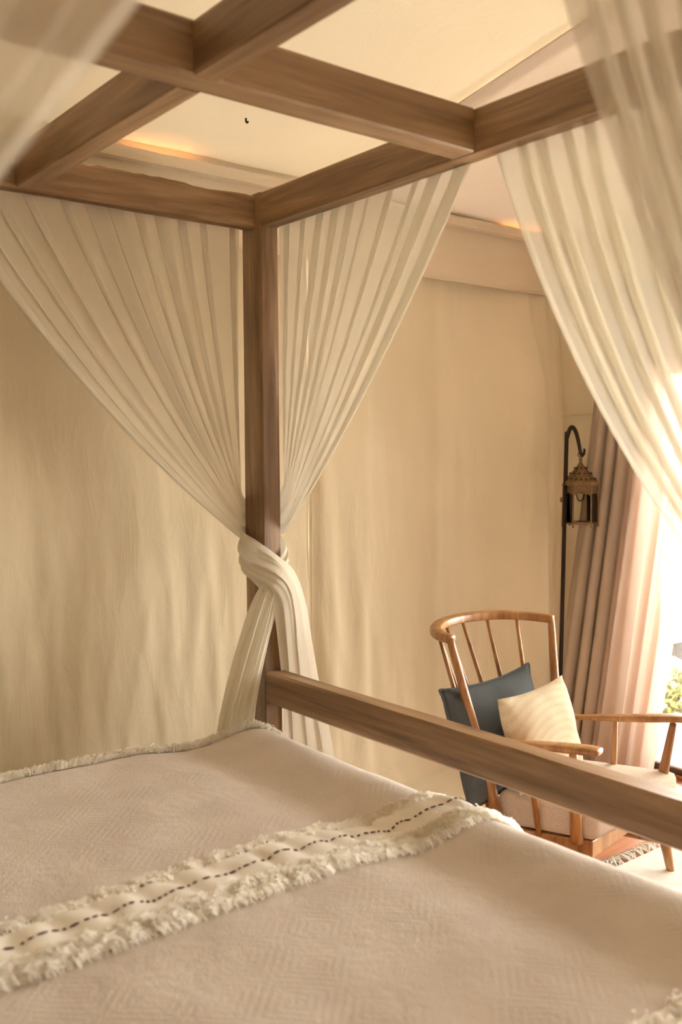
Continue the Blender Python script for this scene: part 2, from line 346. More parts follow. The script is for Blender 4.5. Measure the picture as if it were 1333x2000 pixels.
# floor of boards
fl = struct('floor', box(XL, XW, YF, YW, -0.06, -0.021, 0), 'grout')
pm = None; k = 0
yy = YW-0.06
pw = 0.118
pmesh = {}
row = 0
while yy > YF+0.06:
    cuts = [XL] + ([-1.2, 1.62] if row % 2 else [-2.3, 0.35]) + [XW]
    for a, b_ in zip(cuts[:-1], cuts[1:]):
        ln = round(b_-a, 3)
        if ln not in pmesh:
            o = obj('floorboard', box(-ln/2+.001, ln/2-.001, -pw/2+.0015, pw/2-.0015, -0.022, 0.0, 0.002), 'plank', fl); pmesh[ln] = o.data
        else: o = obj('floorboard', pmesh[ln], None, fl)
        o.location = ((a+b_)/2, yy, 0)
    yy -= pw; row += 1
# glazed door in the opening
dr = struct('door_1', box(XW-0.03, XW+0.05, OY0, OY1, 0.0, 0.035, 0.004), 'door')
obj('head_rail', box(XW-0.03, XW+0.05, OY0, OY1, OZ-0.07, OZ, 0.004), 'door', dr)
for y in (OY1, -1.26, -2.38, OY0+0.06):
    obj('stile', box(XW-0.02, XW+0.04, y-0.065, y-0.003, 0.035, OZ-0.07, 0.004), 'door', dr)
M['doorz'] = M['door']
for y0, y1 in ((OY1-0.065, -1.263), (-1.325, -2.383), (-2.445, OY0+0.057)):
    a, b_ = min(y0, y1), max(y0, y1)
    obj('bottom_rail', box(XW-0.012, XW+0.03, a, b_, 0.035, 0.062, 0.003), 'grout', dr)
    obj('pane', box(XW+0.006, XW+0.010, a, b_, 0.062, OZ-0.07, 0), 'glass', dr)
obj('threshold', box(1.80, XW-0.03, OY0, OY1, 0.0, 0.02, 0.004), 'door', dr)
# outside
gd = struct('ground', flat([(XW+0.06, -30, -0.12), (40, -30, -0.12), (40, 30, -0.12), (XW+0.06, 30, -0.12)]), 'ground')

# ================================================================== BED
ZB, HB, ZR, HR = 2.34, 0.115, 0.66, 0.1135
PX, PY = 0.074, 0.12
X2, Y2 = -1.86, -2.07
bed = thing('four_poster_bed', 'brown timber four-poster bed with an open canopy frame and tied muslin drapes', 'bed', (0, 0, 0))
for (px, py, s) in ((0, 0, 0.0), (0, Y2, 3.0), (X2, 0, 6.0), (X2, Y2, 9.0)):
    obj('post', beam(px, px+PX, py, py+PY, 0, ZB+HB, 2, 0.004, 0.0012, s), 'bed_z', bed)
obj('canopy_beam', beam(0.001, PX-0.001, Y2+PY, 0, ZB, ZB+HB, 1, 0.005, 0.0015, 1.0), 'bed_y', bed)          # right long beam
obj('canopy_beam', beam(X2+PX, 0, 0.038, 0.104, ZB, ZB+HB-0.002, 0, 0.005, 0.0018, 4.0, 0.022), 'bed_rough', bed)  # beam by the wall
obj('canopy_beam', beam(X2+PX, 0, -1.014, -0.932, ZB+0.001, ZB+HB, 0, 0.005, 0.0015, 2.0), 'bed_x', bed)       # middle cross beam
obj('canopy_beam', beam(-0.842, -0.777, -0.932, 0.038, ZB+0.001, ZB+HB, 1, 0.005, 0.0015, 5.0), 'bed_y', bed)
obj('canopy_beam', beam(-0.842, -0.777, Y2+0.09, -1.014, ZB+0.001, ZB+HB, 1, 0.005, 0.0015, 8.0), 'bed_y', bed)
obj('canopy_beam', beam(X2+PX, 0, Y2+0.025, Y2+0.09, ZB, ZB+HB, 0, 0.005, 0.0015, 7.0), 'bed_x', bed)
obj('canopy_beam', beam(X2+0.001, X2+PX-0.001, Y2+PY, 0, ZB, ZB+HB, 1, 0.005, 0.0015, 6.0), 'bed_y', bed)
obj('foot_rail', beam(0.002, PX-0.001, Y2+PY, 0.0, ZR, ZR+HR, 1, 0.007, 0.0018, 12.0), 'bed_y', bed)
obj('side_rail', beam(X2+PX, 0, 0.045, 0.085, 0.20, 0.36, 0, 0.004), 'bed_x', bed)
obj('side_rail', beam(X2+PX, 0, Y2+0.03, Y2+0.07, 0.20, 0.36, 0, 0.004), 'bed_x', bed)
obj('end_rail', beam(0.015, 0.055, Y2+PY, 0, 0.20, 0.36, 1, 0.004), 'bed_y', bed)
obj('end_rail', beam(X2+0.015, X2+0.055, Y2+PY, 0, 0.20, 0.36, 1, 0.004), 'bed_y', bed)
obj('slat_base', box(X2+0.055, 0.015, Y2+0.07, 0.045, 0.28, 0.31, 0.003), 'bed_x', bed)
mt = tag(obj('mattress', box(X2+0.09, -0.04, Y2+0.14, -0.045, 0.31, 0.52, 0.05, 3), 'stripe', None, True), 'white mattress under the cream woven blanket', 'mattress')

# ---- blanket: top surface with soft shoulders, hanging sides
BX0, BX1, BY0, BY1, BZ = X2+0.075, 0.066, Y2+0.122, -0.012, 0.605
def shoulder(d, a, b):
    """d = arc distance measured inward from start of shoulder; returns (out, drop)"""
    if d <= 0: return 0.0, 0.0
    q = PI/2*d/ (0.5*PI*math.sqrt((a*a+b*b)/2)); 
    if q < PI/2: return a*math.sin(q), b*(1-math.cos(q))
    return a, b+(d-0.5*PI*math.sqrt((a*a+b*b)/2))
AX, BXD, AY, BYD = 0.26, 0.13, 0.09, 0.075
def bl(s, t, lift=0.0):
    """s along x, t along y, in metres over the cloth; beyond the shoulder it goes over the edge"""
    dx = s-(BX1-AX); ox, zx = shoulder(dx, AX, BXD); x = s if dx <= 0 else BX1-AX+ox
    dx2 = (BX0+AY)-s
    if dx2 > 0: o_, z_ = shoulder(dx2, AY, BYD); x = BX0+AY-o_; zx = z_
    dy = t-(BY1-AY); oy, zy = shoulder(dy, AY, BYD); y = t if dy <= 0 else BY1-AY+oy
    dy2 = (BY0+AY)-t
    if dy2 > 0: o_, z_ = shoulder(dy2, AY, BYD); y = BY0+AY-o_; zy = z_
    w = -0.024*gauss(s, -0.34, 0.13)+0.012*gauss(s, -0.10, 0.08)+0.010*noise.noise((s*1.7, t*1.7, 0.5))+0.004*noise.noise((s*5, t*4, 2.0))+0.0015*noise.noise((s*14, t*14, 5))
    return Vector((x, y, BZ-zx-zy+w*(1 if zx+zy < .1 else .3)+lift))
S0, S1, T0, T1 = BX0-0.20, BX1+0.22, BY0-0.20, BY1+0.14
def bl_grid(s0, s1, t0, t1, ns, nt, lift=None):
    return grid(lambda u, v: bl(s0+(s1-s0)*u, t0+(t1-t0)*v, lift(u, v) if lift else 0.0), ns, nt)
blk = tag(obj('blanket', bl_grid(S0, S1, T0, T1, 150, 170), 'blanket', None, True), 'cream jacquard blanket with tufted fringe stripes spread over the bed', 'blanket')
def fringe(name, parent, s0, s1, t0, t1, n, ln, dirs, h=0.016, seed=0, width=0.0015):
    rnd = random.Random(seed); v, f = [], []
    for k in range(n):
        s = s0+(s1-s0)*rnd.random(); t = t0+(t1-t0)*rnd.random()
        cl = noise.noise((s*22, t*22, seed)); cl2 = noise.noise((s*30, t*30, seed+9))
        ang = dirs+1.1*cl+rnd.gauss(0, 0.45); l_ = ln*(0.75+0.5*rnd.random()+0.3*cl2)
        hh = h*(0.55+0.7*rnd.random()+0.55*cl2)
        dx, dy = math.cos(ang), math.sin(ang); curl = rnd.gauss(0, 0.9)
        px, py = -dy*width/2, dx*width/2
        cx, cy = s, t
        base = len(v)
        for q, (fr, zz) in enumerate(((0, 0.15), (0.3, 0.8), (0.33, 1.0), (0.37, 0.45))):
            a2 = ang+curl*q*0.33; cx += math.cos(a2)*l_*fr; cy += math.sin(a2)*l_*fr
            wq = 1.0 if q < 3 else 0.3
            for sg in (-1, 1): v.append(bl(min(cx+sg*px*wq, S1-0.002), min(cy+sg*py*wq, T1-0.002), max(0.001, hh*zz+sg*0.0012)))
        for q in range(3): a = base+2*q; f.append((a, a+1, a+3, a+2))
    o = obj(name, mesh(name, v, f), 'wool', parent, True); o['kind'] = 'stuff'; return o
def stripe(tc, s0, s1, dens, edge=False):
    """flat white ribbon with running stitches between two tufted bands, centred on y = tc"""
    def lift(u, v):
        s = s0+(s1-s0)*u
        ph = 2*PI*(s+0.018*v)/0.095+2.6*noise.noise((s*6, v*.7, tc)); sn = math.sin(ph+0.55*math.cos(ph))
        return 0.006+0.013*(0.5+0.5*sn)*(0.6+0.6*noise.noise((s*7, 2, tc)))*(0.5+0.5*math.sin(PI*v))+0.004*math.sin(PI*v)+0.003*noise.noise((s*30, v*2, 1))
    w0, w1 = tc-0.075, tc+0.065
    st = obj('stripe', bl_grid(s0, s1, w0, w1, int((s1-s0)/0.012), 14, lift), 'stripe', blk, True)
    fringe('fringe', st, s0, s1, w0-0.060, w0+0.006, int(10500*dens), 0.032, -PI/2+0.35, 0.020, seed=int(abs(tc)*100)+1)
    fringe('fringe', st, s0, s1, w1-0.006, w1+0.026, int(5600*dens), 0.026, -PI/2+0.5, 0.015, seed=int(abs(tc)*100)+2)
    rnd = random.Random(int(abs(tc)*50)); sm_ = None
    for (tt, vv, gap) in ((tc-0.020, 0.40, 1.0), (w1-0.014, 0.90, 1.0)):
        s = s0+0.01
        while s < s1-0.02:
            l_ = 0.007+0.016*rnd.random()
            if vv > .5 and noise.noise((s*5, 3, tc)) < 0.0: s += l_+0.01; continue
            a = bl(s, tt+0.009*noise.noise((s*13, 0, 0)), lift((s-s0)/(s1-s0), vv)+0.0022); b_ = bl(s+l_, tt+0.009*noise.noise(((s+l_)*13, 0, 0)), lift((s+l_-s0)/(s1-s0), vv)+0.0022)
            d = b_-a
            if sm_ is None:
                bb = bmesh.new(); bmesh.ops.create_icosphere(bb, subdivisions=1, radius=0.5)
                o = obj('stitch', bb, 'thread', st, True); sm_ = o.data
            else: o = obj('stitch', sm_, None, st)
            o.location = (a+b_)/2; o.rotation_euler = d.to_track_quat('X', 'Z').to_euler(); o.scale = (d.length*(0.9+0.3*rnd.random()), 0.0042+0.0045*rnd.random(), 0.005)
            s += l_+0.004+0.010*rnd.random()*rnd.random()
    return st
stripe(-1.005, -1.52, BX1+0.06, 1.0)
stripe(-1.985, -1.0, BX1-0.03, 0.5)
fringe('fringe', blk, -1.62, BX1-0.02, -0.085, -0.03, 9000, 0.030, PI/2-0.3, 0.024, seed=77)

# ================================================================== DRAPES
def drape(name, label, ribs, nu, nv, pleats, normal, amp_fn, mat, group, seed=0, over=0.012, tang=(1, 0, 0), gather=lambda v: sstep(0.60, 0.76, v)*0.95):
    """ribs(u) -> list of control points along the cloth; pleats displace along normal, overlap along tang"""
    nrm = Vector(normal); tg = Vector(tang)
    def fold2(u): return 1.3*math.cos(2*PI*3.2*u+seed)+0.7*math.cos(2*PI*5.7*u+2*seed)
    def fold(u):
        ph = 2*PI*pleats*(u+0.055*noise.noise((u*3.1, seed, 0))+0.025*noise.noise((u*8.0, seed, 4)))
        a = 0.75+0.6*noise.noise((u*5.3, seed, 8))
        return a*(math.cos(ph)+0.30*math.cos(2.3*ph+seed)), a*math.sin(ph)
    def fn(u, v):
        p = cat(ribs(u), v); a, sp = amp_fn(v); a *= 0.1+0.9*sstep(0.0, 0.07, v); fo, ov = fold(u); g = gather(v); fo = lerp(fo, fold2(u), g); ov *= 1-g
        return p+nrm*(fo*a+0.5*a*noise.noise((u*5, v*3, seed)))+tg*(ov*over*sp)
    me = grid(fn, nu, nv); at = me.attributes.new('gather', 'FLOAT', 'POINT')
    at.data.foreach_set('value', [gather(j/nv) for i in range(nu+1) for j in range(nv+1)])
    return obj(name, me, mat, None, True)
G = 'muslin drapes tied to the bed posts'
def bez(p0, p1, p2, n):
    p0, p1, p2 = Vector(p0), Vector(p1), Vector(p2)
    return [p0*(1-t)**2+p1*2*t*(1-t)+p2*t*t for t in [k/n for k in range(n+1)]]

# drape on the beam by the wall; crosses the front of the corner post and falls outside it
def ribsL(u):
    xt = lerp(-1.10, -0.015, u); ze = lerp(1.245, 1.42, u); xe = -0.030
    pm_ = ((xt+xe)/2-0.05*(1-u)-0.02, (2.335+ze)/2-0.10+0.04*u)
    up = bez((xt, 0.092, 2.356), (pm_[0], 0.085, pm_[1]), (xe, 0.105-0.01*u, ze), 8)
    w = u-0.5; bu = 1-4*w*w
    tail = [(0.035, 0.140+0.01*bu, 1.295+0.13*w), (0.098+0.008*bu, 0.085, 1.225+0.11*w), (0.094+0.012*bu, 0.0, 1.172+0.10*w), (0.052-0.02*w, -0.022-.012*bu, 1.120+0.09*w), (0.004-0.06*w, -0.026-.014*bu, 1.062+0.075*w),
            (-0.024-0.105*w, -0.018-.022*bu, 0.99+0.05*w), (-0.055-0.13*w, -0.004-.022*bu, 0.88+0.01*w), (-0.088-0.145*w, 0.010-.012*bu, 0.74), (-0.110-0.155*w, 0.024, 0.60), (-0.125-0.17*w, 0.03, 0.44)]
    return up+[Vector(q) for q in tail]
def ampL(v):
    s_ = v*18
    if s_ < 8: return lerp(0.007, 0.004, s_/8), lerp(1.0, 0.10, s_/8)
    if s_ < 12: return 0.004, 0.10
    return lerp(0.004, 0.011, min(1, (s_-12)/4)), 0.1
gL = lambda v: sstep(0.30, 0.44, v)*0.97
dl = drape('muslin_drape', '', ribsL, 300, 120, 12, (0.25, 1, 0), ampL, 'sheer', G, 1, 0.052, gather=gL)
tag(dl, 'sheer muslin drape on the canopy beam along the canvas wall, knotted to the corner post', 'drape', G)
# drape on the right beam; wraps behind the post, comes round its left edge and crosses in front
def ribsM(u):
    yt = lerp(-0.955, -0.02, u); ze = lerp(1.275, 1.45, u); ye = -0.006
    up = bez((0.062, yt, 2.356), (0.060, (yt+ye)/2-0.045*(1-u)-0.012, (2.335+ze)/2-0.065+0.03*u), (0.098, ye+0.02*u, ze), 8)
    w = u-0.5; bu = 1-4*w*w
    tail = [(0.100, 0.095, 1.315+0.14*w), (0.040, 0.160+0.01*bu, 1.255+0.14*w), (-0.026-0.012*bu, 0.105, 1.205+0.14*w), (-0.028-0.030*bu+0.01*w, 0.02, 1.172+0.145*w), (0.002+0.045*w, -0.030-0.036*bu, 1.128+0.135*w), (0.056+0.09*w, -0.034-0.042*bu, 1.075+0.105*w),
            (0.090+0.120*w, -0.030-0.034*bu, 0.985+0.055*w), (0.116+0.130*w, -0.022-0.022*bu, 0.86+0.02*w), (0.150+0.15*w, -0.012-0.01*bu, 0.68), (0.178+0.19*w, -0.008, 0.50), (0.195+0.22*w, -0.004, 0.34)]
    return up+[Vector(q) for q in tail]
dm = drape('muslin_drape', '', ribsM, 280, 130, 10, (1, 0.25, 0), ampL, 'sheer', G, 4, 0.052, (0, 1, 0), gather=gL)
tag(dm, 'sheer muslin drape hanging between the corner post and the middle canopy beam', 'drape', G)
# drape on the right beam nearer the window, tied to the post outside the picture
def ribsR(u):
    yt = lerp(-1.045, -1.93, u); ze = lerp(1.06, 1.26, u); ye = -1.955
    c = ((yt+ye)/2+0.13*(1-u)+0.01, (2.335+ze)/2-0.17+0.10*u)
    up = bez((0.062, yt, 2.356), (0.04, c[0], c[1]), (0.0-0.03, ye, ze), 10)
    w = u-0.5
    return up+[Vector(q) for q in [(-0.035, -1.97+0.03*w, 1.02+0.08*w), (-0.03, -1.965+0.05*w, 0.92+.04*w), (-0.025, -1.96+0.1*w, 0.75), (-0.02, -1.955+0.14*w, 0.62)]]
dR = drape('muslin_drape', '', ribsR, 220, 80, 12, (1, 0.1, 0), lambda v: (lerp(0.016, 0.006, min(1, v*1.3)), lerp(1, .25, min(1, v*1.2))), 'sheer', G, 7, 0.048, (0, 1, 0))
tag(dR, 'sheer muslin drape sweeping down to the right in front of the window curtain', 'drape', G)
# nearest drapes, on the beam beside the camera
YN = Y2+0.058
def ribsNR(u):
    xt = lerp(-1.0, -0.03, u); ze = lerp(1.15, 1.35, u); xe = -0.035
    c = ((xt+xe)/2-0.14*(1-u), (2.335+ze)/2-0.06+0.04*u)
    return bez((xt, YN, 2.356), (c[0], YN, c[1]), (xe, YN+0.02, ze), 10)+[Vector((xe+0.02*(u-.5), YN+0.03, 1.05+0.06*(u-.5))), Vector((xe+0.06*(u-.5), YN+0.03, 0.85)), Vector((xe+0.10*(u-.5), YN+0.03, 0.64))]
dN = drape('muslin_drape', '', ribsNR, 200, 70, 11, (0, 1, 0), lambda v: (lerp(0.012, 0.006, min(1, v*1.3)), lerp(1, .25, min(1, v*1.2))), 'sheer', G, 11, 0.05)
tag(dN, 'blurred near muslin drape crossing the top right corner over the beam', 'drape', G)
def ribsNL(u):
    xt = lerp(-1.215, X2+0.16, u); ze = lerp(1.50, 1.66, u); xe = X2+0.03
    c = (lerp(xt, xe, 0.42), lerp(2.335, ze, 0.52))
    return bez((xt, YN, 2.356), (c[0], YN, c[1]), (xe, YN-0.055, ze), 10)+[Vector((xe+0.03*(u-.5), YN-0.075, 1.3+0.06*(u-.5))), Vector((xe-0.02+0.06*(u-.5), YN-0.085, 1.0)), Vector((xe-0.03+0.10*(u-.5), YN-0.085, 0.55))]
dK = drape('muslin_drape', '', ribsNL, 160, 60, 7, (0, 1, 0), lambda v: (lerp(0.010, 0.006, min(1, v*1.3)), lerp(1, .25, min(1, v*1.2))), 'sheer', G, 15, 0.012)
tag(dK, 'very blurred near muslin drape across the top left corner of the picture', 'drape', G)

# ================================================================== ARMCHAIR
ch = thing('spindle_armchair', 'honey brown wooden spindle-back armchair beside the bed near the window', 'chair', (0.85, -0.62, 0))
def cyl(name, pts, rad, seg=10, n=None): return obj(name, tube(pts, rad, seg, n), 'chair', ch, True)
# curved crest rail
crest = [(0.455, -0.475, 0.905), (0.472, -0.405, 0.906), (0.530, -0.325, 0.908), (0.64, -0.255, 0.911), (0.78, -0.235, 0.913), (0.92, -0.268, 0.912), (1.02, -0.340, 0.905), (1.068, -0.425, 0.898)]
obj('crest_rail', tube(crest, [0.021, 0.023, 0.024, 0.024, 0.024, 0.024, 0.023, 0.021], 16, 56, True, (0.95, 0.72)), 'chair', ch, True)
# stiles
cyl('stile', [(0.458, -0.468, 0.905), (0.485, -0.535, 0.66), (0.515, -0.60, 0.42), (0.535, -0.635, 0.22), (0.52, -0.60, 0.0)], [0.013, 0.017, 0.020, 0.020, 0.014], 12, 24)
cyl('stile', [(1.064, -0.418, 0.898), (1.045, -0.455, 0.66), (1.03, -0.50, 0.42), (1.02, -0.52, 0.22), (1.04, -0.49, 0.0)], [0.013, 0.017, 0.020, 0.020, 0.014], 12, 24)
# back spindles
sp = [((0.477, -0.395, 0.90), (0.57, -0.56, 0.27)), ((0.545, -0.313, 0.903), (0.64, -0.535, 0.27)), ((0.65, -0.253, 0.906), (0.71, -0.515, 0.27)), ((0.755, -0.236, 0.906), (0.78, -0.505, 0.27)), ((0.875, -0.252, 0.906), (0.85, -0.49, 0.27)), ((0.985, -0.308, 0.902), (0.93, -0.48, 0.27))]
for a, b_ in sp:
    a, b_ = Vector(a), Vector(b_); cyl('spindle', [a, a.lerp(b_, .5), b_], [0.0065, 0.0095, 0.0065], 8, 8)
# arms: narrow behind, widening to a rounded paddle in front
def arm(pts, wid, th=0.013): return obj('arm', tube(pts, wid, 16, 30, True, (1.0, 0.36)), 'chair', ch, True)
arm([(0.495, -0.555, 0.56), (0.525, -0.68, 0.575), (0.56, -0.82, 0.590), (0.595, -0.93, 0.598), (0.612, -0.985, 0.60)], [0.020, 0.022, 0.028, 0.034, 0.034, 0.026])
arm([(1.035, -0.47, 0.530), (1.065, -0.60, 0.548), (1.11, -0.75, 0.570), (1.165, -0.90, 0.592), (1.195, -0.985, 0.60)], [0.020, 0.022, 0.028, 0.034, 0.034, 0.026])
# arm posts and side spindles
for a, b_, r in (((0.585, -0.90, 0.59), (0.655, -0.865, 0.26), 1), ((0.54, -0.75, 0.575), (0.60, -0.75, 0.26), 0), ((1.165, -0.895, 0.575), (1.170, -0.83, 0.26), 1), ((1.093, -0.70, 0.555), (1.105, -0.68, 0.26), 0)):
    a, b_ = Vector(a), Vector(b_)
    cyl('arm_post' if r else 'spindle', [a, a.lerp(b_, .5), b_], [0.013, 0.018, 0.023] if r else [0.008, 0.0115, 0.009], 12, 10)
# seat frame
def prism(pts, z0, z1, bev=0.004):
    b = bmesh.new(); lo = [b.verts.new((x, y, z0)) for x, y in pts]; hi = [b.verts.new((x, y, z1)) for x, y in pts]; n = len(pts)
    b.faces.new(lo[::-1]); b.faces.new(hi)
    for k in range(n): b.faces.new((lo[k], lo[(k+1) % n], hi[(k+1) % n], hi[k]))
    bmesh.ops.recalc_face_normals(b, faces=b.faces[:])
    if bev: bmesh.ops.bevel(b, geom=b.edges[:], offset=bev, segments=2, affect='EDGES', profile=0.5)
    return b
obj('seat_frame', prism([(0.515, -0.575), (0.685, -0.905), (1.215, -0.80), (1.045, -0.47)], 0.205, 0.265), 'chair', ch)
cyl('leg', [(0.675, -0.875, 0.21), (0.685, -0.91, 0.1), (0.69, -0.93, 0.0)], [0.022, 0.019, 0.013], 12, 8)
cyl('leg', [(1.197, -0.815, 0.21), (1.197, -0.85, 0.1), (1.195, -0.875, 0.0)], [0.022, 0.019, 0.013], 12, 8)
cyl('stretcher', [(0.53, -0.62, 0.11), (0.60, -0.76, 0.12), (0.682, -0.90, 0.11)], [0.008, 0.011, 0.008], 8, 8)
cyl('stretcher', [(1.03, -0.50, 0.11), (1.10, -0.66, 0.12), (1.188, -0.84, 0.11)], [0.008, 0.011, 0.008], 8, 8)

def pillow(name, w, h, t, mat, flange=0.0, seed=0, n=30, pinch=0.035):
    """upright pillow in the xz plane around its centre, front towards -y, uv mapped"""
    v, f, uv = [], [], []
    for side in (-1, 1):
        for i in range(n+1):
            for j in range(n+1):
                a, c = 2*i/n-1, 2*j/n-1
                th = t/2*max(0, (1-abs(a)**2.6))**0.55*max(0, (1-abs(c)**2.6))**0.55
                sx = w/2*(a*(1-pinch*(1-c*c)*abs(a)**3)); sz = h/2*(c*(1-pinch*(1-a*a)*abs(c)**3))
                wr = 0.006*noise.noise((a*2.5+seed, c*2.5, side))*min(1, th*40)
                v.append((sx, side*(th+wr), sz)); uv.append(((a+1)/2, (c+1)/2))
        b0 = 0 if side < 0 else (n+1)**2
        for i in range(n):
            for j in range(n):
                q = b0+i*(n+1)+j; fc = (q, q+n+1, q+n+2, q+1); f.append(fc if side < 0 else fc[::-1])
    me = mesh(name, v, f); ul = me.uv_layers.new(name='UVMap')
    for lp in me.loops: ul.data[lp.index].uv = uv[lp.vertex_index]
    b = bmesh.new(); b.from_mesh(me); bmesh.ops.remove_doubles(b, verts=b.verts[:], dist=1e-5)
    o = obj(name, b, mat, None, True)
    return o
def orient(o, loc, xdir, zdir):
    x = Vector(xdir).normalized(); z = Vector(zdir); z = (z-x*z.dot(x)).normalized(); y = z.cross(x)
    o.matrix_world = Matrix(((x.x, y.x, z.x, loc[0]), (x.y, y.y, z.y, loc[1]), (x.z, y.z, z.z, loc[2]), (0, 0, 0, 1)))
sc_ = bmesh.new()
me = prism([(0.545, -0.60), (0.675, -0.925), (1.225, -0.885), (1.04, -0.50)], 0.265, 0.385, 0.03)
cu = tag(obj('seat_cushion', me, 'seat', None, True), 'thick oatmeal seat cushion on the spindle armchair', 'cushion')
bp = pillow('throw_pillow', 0.61, 0.42, 0.14, 'slate', seed=3, pinch=0.10); 
def rim(w, h, pinch, n=24):
    q = []
    for a, c in [(2*k/n-1, -1) for k in range(n)]+[(1, 2*k/n-1) for k in range(n)]+[(1-2*k/n, 1) for k in range(n)]+[(-1, 1-2*k/n) for k in range(n+1)]:
        q.append((w/2*(a*(1-pinch*(1-c*c)*abs(a)**3)), 0.004*noise.noise((a*4, c*4, 0)), h/2*(c*(1-pinch*(1-a*a)*abs(c)**3))))
    return q
obj('piping', tube(rim(0.61, 0.42, 0.10), 0.0045, 6, 4*24*2, False), 'slate', bp, True)
orient(bp, (0.695, -0.49, 0.532), (0.975, 0.19, -0.02), (0.02, 0.30, 0.95))
tag(bp, 'slate blue linen pillow against the armchair spindles', 'pillow')
cp = pillow('throw_pillow', 0.38, 0.335, 0.14, 'weave', seed=9, pinch=0.09); orient(cp, (0.738, -0.645, 0.558), (0.97, 0.06, 0.06), (-0.10, 0.24, 0.94))
tag(cp, 'cream woven pillow with a half-sun pattern leaning in the armchair', 'pillow')

# ================================================================== LANTERN ON ITS STAND
PB, PT = Vector((1.63, -0.005, 0.0)), Vector((1.724, 0.037, 1.56))
Rh = Vector((0.783, -0.622, 0)).normalized()
st = thing('lantern_stand', 'dark iron stand with a curved hook behind the armchair', 'stand', tuple(PB))
obj('pole', tube([PB+Vector((0, 0, 0.015)), PB.lerp(PT, .5), PT, PT+Rh*0.004+Vector((0, 0, .06)), PT+Rh*0.022+Vector((0, 0, 0.105)), PT+Rh*0.043+Vector((0, 0, 0.085)), PT+Rh*0.058+Vector((0, 0, 0.03)), PT+Rh*0.070+Vector((0, 0, -0.025)), PT+Rh*0.083+Vector((0, 0, -0.018)), PT+Rh*0.085+Vector((0, 0, 0.005))], [0.010, 0.010, 0.010, 0.010, 0.010, 0.009, 0.008, 0.006, 0.005], 10, 70), 'metal', st, True)
def disc(c, r0, r1, z0, z1, seg, rot=0.0, cap=True):
    b = bmesh.new(); lo = [b.verts.new((c[0]+r0*math.cos(2*PI*k/seg+rot), c[1]+r0*math.sin(2*PI*k/seg+rot), z0)) for k in range(seg)]
    hi = [b.verts.new((c[0]+r1*math.cos(2*PI*k/seg+rot), c[1]+r1*math.sin(2*PI*k/seg+rot), z1)) for k in range(seg)]
    for k in range(seg): b.faces.new((lo[k], lo[(k+1) % seg], hi[(k+1) % seg], hi[k]))
    if cap: b.faces.new(lo[::-1]); b.faces.new(hi)
    return b
obj('foot_plate', disc(PB, 0.085, 0.075, 0.0, 0.018, 32), 'metal', st)
LC = PT+Rh*0.068; lx, ly = LC.x, LC.y; lz = 1.212
ln_ = thing('lantern', 'brass and glass hexagonal lantern hanging from the iron hook', 'lantern', (lx, ly, lz))
rot6 = 0.25; seg6 = 6
# roof: hexagonal pierced cone with concave flare
b = bmesh.new(); rings = []
for z, r in ((lz+0.185, 0.084), (lz+0.200, 0.079), (lz+0.225, 0.058), (lz+0.250, 0.036), (lz+0.275, 0.016), (lz+0.290, 0.006)):
    rings.append([b.verts.new((lx+r*math.cos(2*PI*k/12+rot6), ly+r*math.sin(2*PI*k/12+rot6), z)) for k in range(12)])
for a, c in zip(rings[:-1], rings[1:]):
    for k in range(12): b.faces.new((a[k], a[(k+1) % 12], c[(k+1) % 12], c[k]))
b.faces.new(rings[-1])
rf = obj('roof', b, 'brass', ln_)
hm = None
for r, z, n_ in ((0.069, lz+0.213, 18), (0.049, lz+0.238, 12), (0.028, lz+0.263, 8)):
    for k in range(n_):
        an = 2*PI*k/n_
        if hm is None:
            bb = bmesh.new(); bmesh.ops.create_icosphere(bb, subdivisions=1, radius=0.0048); o = obj('piercing', bb, 'metal', rf); hm = o.data
        else: o = obj('piercing', hm, None, rf)
        o.location = (lx+r*math.cos(an), ly+r*math.sin(an), z)
obj('finial', tube([(lx, ly, lz+0.288), (lx, ly, lz+0.300), (lx, ly, lz+0.312)], [0.006, 0.009, 0.004], 8, 8), 'brass', ln_, True)
def torus(c, r, t, ax):
    pts = [Vector(c)+ax[0]*r*math.cos(2*PI*k/16)+ax[1]*r*math.sin(2*PI*k/16) for k in range(17)]; return tube(pts, t, 6, 32, False)
obj('ring', torus((lx, ly, lz+0.325), 0.013, 0.0025, (Rh, Vector((0, 0, 1)))), 'brass', ln_, True)
